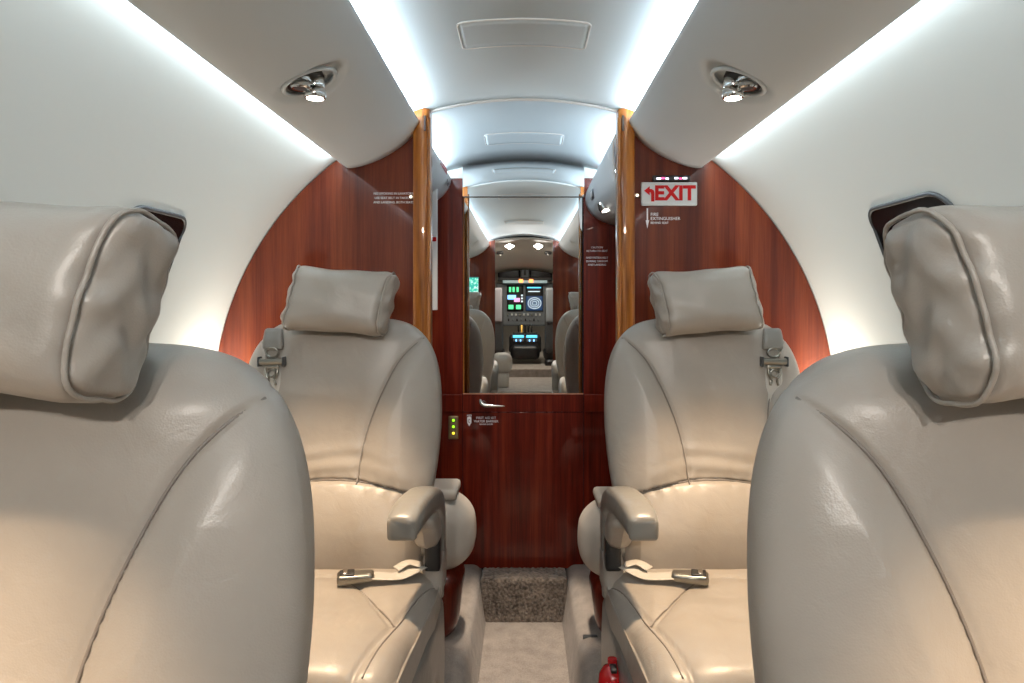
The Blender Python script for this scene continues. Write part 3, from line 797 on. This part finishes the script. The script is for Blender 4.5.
# ------------------------------------------------------------------ padded benches behind the seats
def bench(s, x_in, y0, y1, zt, lab):
    root = empty('padded_bench', (s*(x_in+0.16), (y0+y1)/2, PZ)); tag(root, lab, 'bench', 'padded benches behind the partition')
    hx = 0.20; c = (s*(x_in+hx), (y0+y1)/2); L = (y1-y0)/2
    def wf(P, N):
        P = P.copy(); P[:, 0] += 0; return P
    ht = zt-0.215-PZ
    def wf(P, N):
        P = P.copy(); t = P[:, 2]/(ht/2); P[:, 0] -= -s*0.012*t*(-1); return P
    V, Fc = rbox((c[0]+s*0.030, c[1], PZ+ht/2), (hx, L, ht/2), 0.06, 0.015, wf)
    V[:, 2] = np.clip(V[:, 2], PZ+0.001, 9)
    MB().add(np.array(V)-np.array(root.location), Fc).build('wood_base', MAH, root)
    def cf(P, N):
        P = P.copy(); t = P[:, 2]/0.115
        P[:, 0] -= s*0.0; k = np.clip(0.5-t/2, 0, 1); P[:, 0] += s*0.020*(np.abs(t+0.1)**2)*(P[:, 0]*s < 0)
        return P
    V, Fc = rbox((c[0], c[1], zt-0.115), (hx+0.012, L+0.004, 0.115), 0.085, 0.010, cf)
    MB().add(np.array(V)-np.array(root.location), Fc).build('cushion', LEA_C, root)
    V, Fc = rbox((c[0]+s*0.028, c[1], zt+0.004), (hx-0.012, L-0.03, 0.016), 0.012, 0.012)
    MB().add(np.array(V)-np.array(root.location), Fc).build('top_pad', LEA_C, root)
bench(-1, 0.160, 1.99, 2.20, H-0.575, 'rounded leather bench on a wood base behind the left seat')
bench(1, 0.178, 1.99, 2.20, H-0.600, 'rounded leather bench on a wood base behind the right seat')

# ------------------------------------------------------------------ small things on the partition
# exit sign
ex = empty('exit_sign', PX(669, 194, YP-0.006)); tag(ex, 'white sign with red arrow and red EXIT lettering on the right partition', 'sign')
MB().add(*rbox((0, 0, 0), (0.0795, 0.005, 0.0335), 0.003, 0.004)).build('plate', SIGN, ex)
text('exit_letters', 'EXIT', 0.0565, (0.0155, -0.0055, 0.0), SRED, ex, bold=0.0022)
# bent arrow
poly = [(-0.072, 0.0085), (-0.056, 0.0215), (-0.056, 0.0135), (-0.050, 0.0130), (-0.044, 0.009), (-0.0425, 0.002), (-0.0425, -0.022), (-0.052, -0.022), (-0.052, -0.002), (-0.0535, 0.003), (-0.056, 0.0045), (-0.056, -0.0045)]
V, Fc = prism(poly, -0.0062, -0.0050); MB().add(V, Fc).build('arrow', SRED, ex, smooth=False)
# small light unit above it
iu = empty('emergency_light', PX(671, 178.5, YP-0.005)); tag(iu, 'small black light strip directly above the exit sign', 'light')
MB().add(*rbox((0, 0, 0), (0.053, 0.005, 0.0085), 0.002, 0.004)).build('housing', BLK, iu)
for i, (a, b, mt) in enumerate(((-0.036, 0.007, 'w'), (-0.024, 0.006, 'p'), (-0.012, 0.005, 'w'), (0.014, 0.006, 'w'), (0.026, 0.004, 'p'), (0.038, 0.007, 'w'))):
    MB().add(*rbox((a, -0.005, -0.001+0.001*(i % 2)), (b, 0.002, 0.003), 0.0015, 0.003)).build('lamp_lens', glow('lens_white', (0.85, 0.85, 1.0), 1.6) if mt == 'w' else glow('lens_pink', (1.0, 0.12, 0.35), 1.2), iu)
# extinguisher placard
pl = empty('extinguisher_placard', PX(661, 218, YP-0.0006)); tag(pl, 'small down-arrow lettering placard below the exit sign', 'placard')
V, Fc = prism([(-0.041, 0.028), (-0.037, 0.028), (-0.037, -0.006), (-0.034, -0.006), (-0.039, -0.030), (-0.044, -0.006), (-0.041, -0.006)], -0.0006, 0.0); MB().add(V, Fc).build('arrow', TXT, pl, smooth=False)
text('lettering', 'FIRE\nEXTINGUISHER', 0.0125, (-0.030, 0, 0.004), TXT, pl, align='LEFT')
text('lettering', 'BEHIND SEAT', 0.0085, (-0.030, 0, -0.014), TXT, pl, align='LEFT')
# text placard on left partition
pl = empty('seating_placard', PX(395, 198, YP-0.0006)); tag(pl, 'three lines of tiny white lettering on the left partition', 'placard')
for k, t in enumerate(('NO SMOKING IN LAVATORY', 'USE SEAT BELT IN TAKEOFF', 'AND LANDING, BOTH SEATS')):
    text('lettering', t, 0.0088, (-0.004, 0, 0.0125-0.0125*k), TXT, pl)
# little marker lamps beside the posts
for (px_, py_, lab) in ((411, 197, 'tiny lit marker lamp beside the left post'), (637, 195.5, 'tiny lit marker lamp between right post and exit sign')):
    p = PX(px_, py_, YP-0.002)
    r_ = empty('marker_lamp', p); tag(r_, lab, 'lamp')
    MB().add(*lathe([(0, 0), (0.0065, 0), (0.006, 0.003), (0.004, 0.004)], 16, (0, -1, 0))).build('bezel', NICK, r_, smooth='edge')
    MB().add(*lathe([(0, 0.003), (0.004, 0.003), (0.003, 0.006), (0, 0.007)], 16, (0, -1, 0))).build('lamp_lens', glow('marker_glow', (1.0, 0.85, 0.6), 4), r_)
# switch plate with three lit buttons
sw = empty('switch_plate', PX(453.5, 427.5, YB-0.004)); tag(sw, 'brass switch plate with three lit buttons left of the rear door', 'switch')
MB().add(*rbox((0, 0, 0), (0.019, 0.003, 0.044), 0.003, 0.005)).build('plate', BRS, sw)
for k, (zz, c) in enumerate(((0.028, (0.35, 0.9, 0.02)), (0.004, (0.35, 0.9, 0.02)), (-0.021, (1.0, 0.75, 0.05)))):
    b = MB().add(*lathe([(0, 0), (0.0085, 0), (0.0085, 0.003), (0.006, 0.0035)], 18, (0, -1, 0), (0, -0.002, zz))).build('button', DRK, sw, smooth='edge')
    MB().add(*lathe([(0, 0), (0.0058, 0), (0.005, 0.0025), (0, 0.003)], 16, (0, -1, 0), (0, -0.0055, zz))).build('button_light', glow('button_glow', c, 1.2), b)
# first aid lettering on door
fa = empty('first_aid_marking', PX(484, 421, YB-0.0006)); tag(fa, 'white shield emblem and first aid lettering on the rear door', 'marking')
V, Fc = prism([(-0.064, 0.014), (-0.056, 0.017), (-0.048, 0.014), (-0.048, -0.006), (-0.056, -0.020), (-0.064, -0.006)], -0.0006, 0.0); MB().add(V, Fc).build('shield', TXT, fa, smooth=False)
V, Fc = tube([(-0.056+0.0045*math.cos(a), -0.0008, 0.000+0.0055*math.sin(a)) for a in np.linspace(0.6, 5.6, 16)], 0.0009, 6, up=(0, 1, 0)); MB().add(V, Fc).build('shield_symbol', MAH, fa)
text('lettering', 'AED', 0.010, (-0.056, 0, 0.0205), TXT, fa)
text('lettering', 'FIRST AID KIT', 0.0125, (0.008, 0, 0.0115), TXT, fa)
text('lettering', 'WATER BARRIER', 0.0125, (0.008, 0, -0.0015), TXT, fa)
text('lettering', 'BEHIND DOOR', 0.0075, (0.008, 0, -0.0125), TXT, fa)
# placard on the wall right of the door
pl = empty('lavatory_placard', PX(597, 258, YB-0.0006)); tag(pl, 'faint white lettering on the dark wall between mirror and right post', 'placard')
for k, t in enumerate(('CAUTION', 'RETURN TO SEAT', 'AND FASTEN BELT', 'DURING TAKEOFF', 'AND LANDING')):
    text('lettering', t, 0.0100, (0, 0, 0.040-0.0135*k-(0.012 if k > 1 else 0)), TXT, pl)
# placards on the lavatory valances
pl = empty('valance_placard', (-0.268, 2.36, H+0.452)); tag(pl, 'small placard of red lettering on the valance past the left post', 'placard')
text('lettering', 'NO SMOKING\nIN LAVATORY', 0.012, (-0.002, -0.06, 0.006), plain('placard_red', (0.4, 0.03, 0.03), 0.5), pl, rot=(math.radians(90), 0, math.radians(90)), bold=0.0003).scale = (2.5, 1, 1)
pl2 = empty('valance_emblem', (-0.277, 2.50, H+0.432)); tag(pl2, 'small black emblem below the red valance lettering', 'emblem')
text('lettering', 'H', 0.030, (0.0, 0, 0.003), BLK, pl2, rot=(math.radians(90), 0, math.radians(90)), bold=0.002).scale = (3, 1, 1)
for (yy, zz, xx, lab) in ((2.08, 0.445, 0.2590, 'tiny square sign high on the right lavatory valance'), (2.42, 0.385, 0.2410, 'tiny square sign at the far end of the right lavatory valance')):
    r_ = empty('square_sign', (xx, yy, H+zz), math.radians(0)); tag(r_, lab, 'sign')
    MB().add(*rbox((-0.001, 0, 0), (0.0015, 0.030, 0.016), 0.001, 0.006)).build('plate', GRY, r_)
    MB().add(*rbox((-0.003, 0, 0), (0.0012, 0.022, 0.010), 0.001, 0.006)).build('face', WHT, r_)
# small lamp below the right lavatory valance
r_ = empty('spot_lamp', (0.275, 2.33, H+0.325)); tag(r_, 'small chrome spot lamp in the right lavatory valance', 'lamp')
MB().add(*lathe([(0.0, 0.02), (0.020, 0.018), (0.022, 0.0), (0.020, -0.010), (0.014, -0.011)], 24, (-0.3, 0.2, 1))).build('barrel', CHR, r_, smooth='edge')
MB().add(*lathe([(0, -0.006), (0.014, -0.008), (0.012, -0.013), (0, -0.014)], 20, (-0.3, 0.2, 1))).build('lamp_lens', LENS, r_)
# pale upright panel just past the left post
r_ = empty('side_cabinet_panel', (-0.335, 2.42, H)); tag(r_, 'narrow pale upright panel seen just past the left post', 'panel')
MB().add(*box((0.012, 0, 0.195), (0.016, 0.010, 0.220))).build('upper_face', WHT, r_, smooth=False, bevel=0.002)
MB().add(*rbox((0.012, -0.012, 0.225), (0.014, 0.004, 0.008), 0.003, 0.004)).build('red_latch', SRED, r_)
# fire extinguisher on the floor beside the right seat
fe = empty('fire_extinguisher', (0.181, 1.40, PZ+0.018)); tag(fe, 'red fire extinguisher low beside the right seat base', 'fire extinguisher')
MB().add(*lathe([(0, 0.0), (0.024, 0.0), (0.029, 0.006), (0.030, 0.02), (0.030, 0.225), (0.027, 0.245), (0.018, 0.258), (0.010, 0.262), (0.010, 0.275), (0, 0.275)], 28, (0, 0, 1), (0, 0, -0.017))).build('cylinder', RED, fe, smooth='edge')
MB().add(*lathe([(0.0306, 0.0), (0.0312, 0.001), (0.0312, 0.018), (0.0306, 0.019)], 28, (0, 0, 1), (0, 0, 0.15))).build('strap_band', BLK, fe, smooth='edge')
MB().add(*rbox((0.0, -0.016, 0.248), (0.007, 0.016, 0.005), 0.003, 0.005)).build('handle', BLK, fe)
# carpet edge clip
o = MB().add(*rbox((0.198, 2.04, PZ+0.006), (0.022, 0.008, 0.006), 0.002, 0.004)).build('floor_clip', DRK); tag(o, 'small dark floor clip on the carpet beside the right bench', 'clip')

# ------------------------------------------------------------------ forward end of the cabin, seen in the mirror
for s, nm in ((-1, 'wall_forward_left'), (1, 'wall_forward_right')):
    o = MB().add(*prism(partition_poly(s, 0.252, YF), YF-0.03, YF)).build(nm, MAH2, smooth=False); tag(o, kind='structure')
# cockpit lining: ceiling slopes to the windscreen
xs = np.linspace(-0.60, 0.60, 31)
yk = list(np.linspace(YF-0.002, -2.32, 12))
V, Fc = sweep_y(lambda i: [(x, H+0.575-0.20*max(0, (-yk[i]-1.2))/1.1*1.0-0.35*x*x) for x in xs], yk)
o = MB().add(V, Fc).build('ceiling_cockpit', CKM); tag(o, kind='structure'); m = o.modifiers.new('solid', 'SOLIDIFY'); m.thickness = 0.01; m.offset = 1
o = MB().add(*box((0, -2.62, H-0.2), (0.9, 0.02, 0.9))).build('wall_nose', CKM, smooth=False); tag(o, kind='structure')
D = 7.4; YK = 2*YB-D; sc = D/F
def KX(px, py, dy=0.0): return ((px-CX)*sc, YK+dy, H+(CY-py)*sc)
ws = empty('windshield', KX(525, 272, -0.14)); tag(ws, 'black cockpit windscreen reflected in the rear door mirror', 'windscreen')
for s in (-1, 1): MB().add(*rbox((s*0.175, 0, -0.005), (0.125, 0.01, 0.082), 0.02, 0.015)).build('glass', BLKG, ws)
MB().add(*rbox((0, 0.02, 0.0), (0.046, 0.02, 0.11), 0.01, 0.015)).build('centre_post', GRY, ws)
MB().add(*rbox((0, 0.045, 0.01), (0.012, 0.01, 0.04), 0.004, 0.01)).build('compass', BLK, ws)
MB().add(*rbox((0, 0.0, 0.10), (0.55, 0.015, 0.022), 0.01, 0.02)).build('header', CKM, ws)
pn = empty('instrument_panel', KX(525, 302)); tag(pn, 'cockpit instrument panel with lit screens, reflected in the rear door mirror', 'instrument panel')
def scr(nm, x0, x1, y0, y1, mat, dep=0.012, d0=0.0, parent=pn):
    a = KX(x0, y0); b = KX(x1, y1); c = np.array(((a[0]+b[0])/2, d0, (a[2]+b[2])/2-pn.location[2]))
    c[0] -= pn.location[0]
    return MB().add(*rbox(c, (abs(b[0]-a[0])/2, dep/2, abs(b[2]-a[2])/2), min(0.003, dep/2.2), 0.03)).build(nm, mat, parent)
scr('panel_face', 496, 553, 283, 326, GRY, 0.03, -0.02)
scr('glareshield', 498, 552, 277.5, 281.5, DRK, 0.12, 0.03)
scr('warning_strip', 503, 547, 280.6, 283.4, glow('pale_strip', (0.35, 0.45, 0.45), 0.6), 0.02, 0.09)
for x in (521, 531): scr('warning_light', x-2, x+2, 279.5, 283, glow('amber_warning', (1.0, 0.22, 0.06), 4), 0.02, 0.10)
sb = scr('display', 507, 523.5, 285.5, 311, BLK, 0.02, 0.005); 
CY1 = glow('display_cyan', (0.10, 0.55, 0.85), 1.6); GN = glow('display_green', (0.10, 0.75, 0.30), 1.4); PK = glow('display_pink', (0.9, 0.35, 0.6), 1.4); WH = glow('display_white', (0.6, 0.7, 0.75), 1.2); SK = glow('display_blue', (0.25, 0.55, 0.95), 1.8); NV = glow('display_navy', (0.02, 0.05, 0.12), 0.8)
def rel(nm, x0, x1, y0, y1, mat, d0, par): return scr(nm, x0, x1, y0, y1, mat, 0.006, d0, pn)
for x in (509, 512.5, 516.5): rel('gauge_readout', x, x+2.2, 287, 292, GN, 0.018, sb)
rel('attitude_field', 507.5, 516, 295, 299.5, SK, 0.018, sb); rel('attitude_field', 514, 520, 298, 302, PK, 0.0185, sb)
for y in (294.5, 297.5, 300.5): rel('speed_readout', 521, 523, y, y+1.8, WH, 0.018, sb)
for x in (508.5, 516): rel('radio_readout', x, x+5, 304.8, 309.2, GN, 0.018, sb)
sb2 = scr('display', 525.5, 543, 285.5, 311, BLK, 0.02, 0.005)
rel('map_field', 526, 542.5, 296, 310.5, NV, 0.016, sb2); rel('map_header', 527, 541, 287, 288.3, CY1, 0.018, sb2); rel('map_header', 528, 540, 291, 292, WH, 0.018, sb2)
for rr_ in (0.025, 0.048, 0.07):
    c = KX(534.5, 303.2); pts = [(c[0]-pn.location[0]+rr_*math.cos(a), 0.021, c[2]-pn.location[2]+rr_*0.85*math.sin(a)) for a in np.linspace(0, 2*math.pi, 29)[:-1]]
    MB().add(*tube(pts, 0.0035, 6, closed=True, up=(0, 1, 0))).build('map_ring', WH, pn)
for k in range(9): rel('selector_switch', 507+k*4, 508.6+k*4, 313.5, 316, WHT if k % 3 else NICK, 0.012, pn)
for k in range(8): rel('selector_switch', 508+k*4.2, 509.5+k*4.2, 318.5, 321, GRY if k % 2 else BLK, 0.014, pn)
# pedestal
pe = empty('centre_pedestal', KX(525, 340, 0.30)); tag(pe, 'dark cockpit pedestal with blue-lit keypads, reflected in the rear door mirror', 'pedestal')
MB().add(*rbox((0, -0.05, -0.02), (0.165, 0.20, 0.085), 0.02, 0.02)).build('housing', BLK, pe)
MB().add(*rbox((0, 0.10, -0.10), (0.150, 0.10, 0.075), 0.05, 0.015)).build('knee_fairing', BLK, pe)
for e in (-1, 1):
    MB().add(*rbox((e*0.068, 0.02, 0.088), (0.060, 0.05, 0.008), 0.004, 0.02)).build('keypad', DRK, pe)
    MB().add(*rbox((e*0.068, 0.156, 0.060), (0.056, 0.003, 0.014), 0.002, 0.02)).build('keypad_screen', CY1, pe)
    for k in range(5): MB().add(*rbox((e*0.068-0.044+0.022*k, 0.156, 0.020), (0.008, 0.004, 0.012), 0.002, 0.01)).build('keypad_key', SK if k % 2 else GRY, pe)
for k, e in enumerate((-0.07, -0.035, 0.0, 0.035, 0.07)):
    MB().add(*tube([(e, 0, 0.08), (e, 0.03, 0.17)], [0.006, 0.009], 8)).build('throttle_lever', BLK if k != 1 else glow('amber_knob', (0.9, 0.5, 0.1), 0.8), pe)
# crew seats
for s, lab in ((-1, 'dark left crew seat with pale fleece cover, reflected in the mirror'), (1, 'dark right crew seat with grey cover, reflected in the mirror')):
    cs = empty('crew_seat', (s*0.31, YK+0.62, H-0.62)); tag(cs, lab, 'seat', 'crew seats')
    MB().add(*rbox((0, 0, 0.42), (0.105, 0.05, 0.30), 0.045, 0.02)).build('backrest', DRK, cs)
    MB().add(*rbox((-s*0.05, 0.055, 0.60), (0.045, 0.012, 0.17), 0.01, 0.02)).build('cover', GRY if s > 0 else fabric('fleece', (0.32, 0.31, 0.34)), cs)
    MB().add(*rbox((0, -0.2, 0.10), (0.11, 0.2, 0.05), 0.03, 0.02)).build('seat_cushion', BLK, cs)
    MB().add(*rbox((0, -0.1, -0.03), (0.10, 0.15, 0.09), 0.02, 0.03)).build('seat_frame', BLK, cs)
# cockpit ceiling lights
for s in (-1, 1):
    cl = empty('overhead_light', (s*0.135, -1.20, H+0.553)); tag(cl, 'oval %s overhead light ahead of the cockpit, reflected in the mirror' % ('left' if s < 0 else 'right'), 'light', 'cockpit overhead lights')
    MB().add(*rbox((0, 0, 0), (0.052, 0.05, 0.014), 0.012, 0.01)).build('housing', WHT, cl)
    MB().add(*rbox((0, 0, -0.011), (0.042, 0.04, 0.008), 0.006, 0.01)).build('lamp_lens', glow('overhead_glow', (1, 0.96, 0.88), 6), cl)
    cl = empty('map_light', (s*0.235, -1.45, H+0.475)); tag(cl, 'small dark %s map light in the cockpit ceiling, reflected in the mirror' % ('left' if s < 0 else 'right'), 'light', 'cockpit map lights')
    MB().add(*rbox((0, 0, 0.014), (0.034, 0.03, 0.016), 0.008, 0.01)).build('housing', BLK, cl)
    MB().add(*lathe([(0, 0.01), (0.016, 0.01), (0.017, -0.012), (0.012, -0.014)], 20)).build('barrel', CHR, cl, smooth='edge')
# galley screen on the left of the forward partition
ds = empty('cabin_screen', (-0.475, YF+0.008, H+0.115)); tag(ds, 'green-lit cabin screen on the forward partition, reflected in the mirror', 'screen')
MB().add(*rbox((0, 0, 0), (0.085, 0.010, 0.115), 0.004, 0.02)).build('bezel', DRK, ds)
m_, nt, b = new_mat('screen_image'); v = coords(nt); n = nd(nt, 'ShaderNodeTexNoise'); n.inputs['Scale'].default_value = 42; nt.links.new(v, n.inputs[0])
c = ramp(nt, n.outputs[0], [(0.42, (0.02, 0.50, 0.42)), (0.50, (0.10, 0.80, 0.50)), (0.60, (0.75, 0.95, 0.95))]); nt.links.new(c, b.inputs['Emission Color']); b.inputs['Emission Strength'].default_value = 1.1; b.inputs['Base Color'].default_value = (0.02, 0.02, 0.02, 1)
MB().add(*rbox((0, 0.010, 0), (0.078, 0.002, 0.106), 0.001, 0.02)).build('display', m_, ds)
# leather jump seat at the forward partition
js = empty('jump_seat', (-0.185, -0.50, 0.47)); tag(js, 'folded beige leather jump seat by the forward partition, reflected in the mirror', 'seat')
MB().add(*rbox((0, 0, 0.20), (0.085, 0.10, 0.085), 0.06, 0.012)).build('seat_cushion', LEA_C, js)
MB().add(*rbox((0.0, 0, 0.06), (0.06, 0.08, 0.06), 0.02, 0.02)).build('seat_base', LEA_C, js)
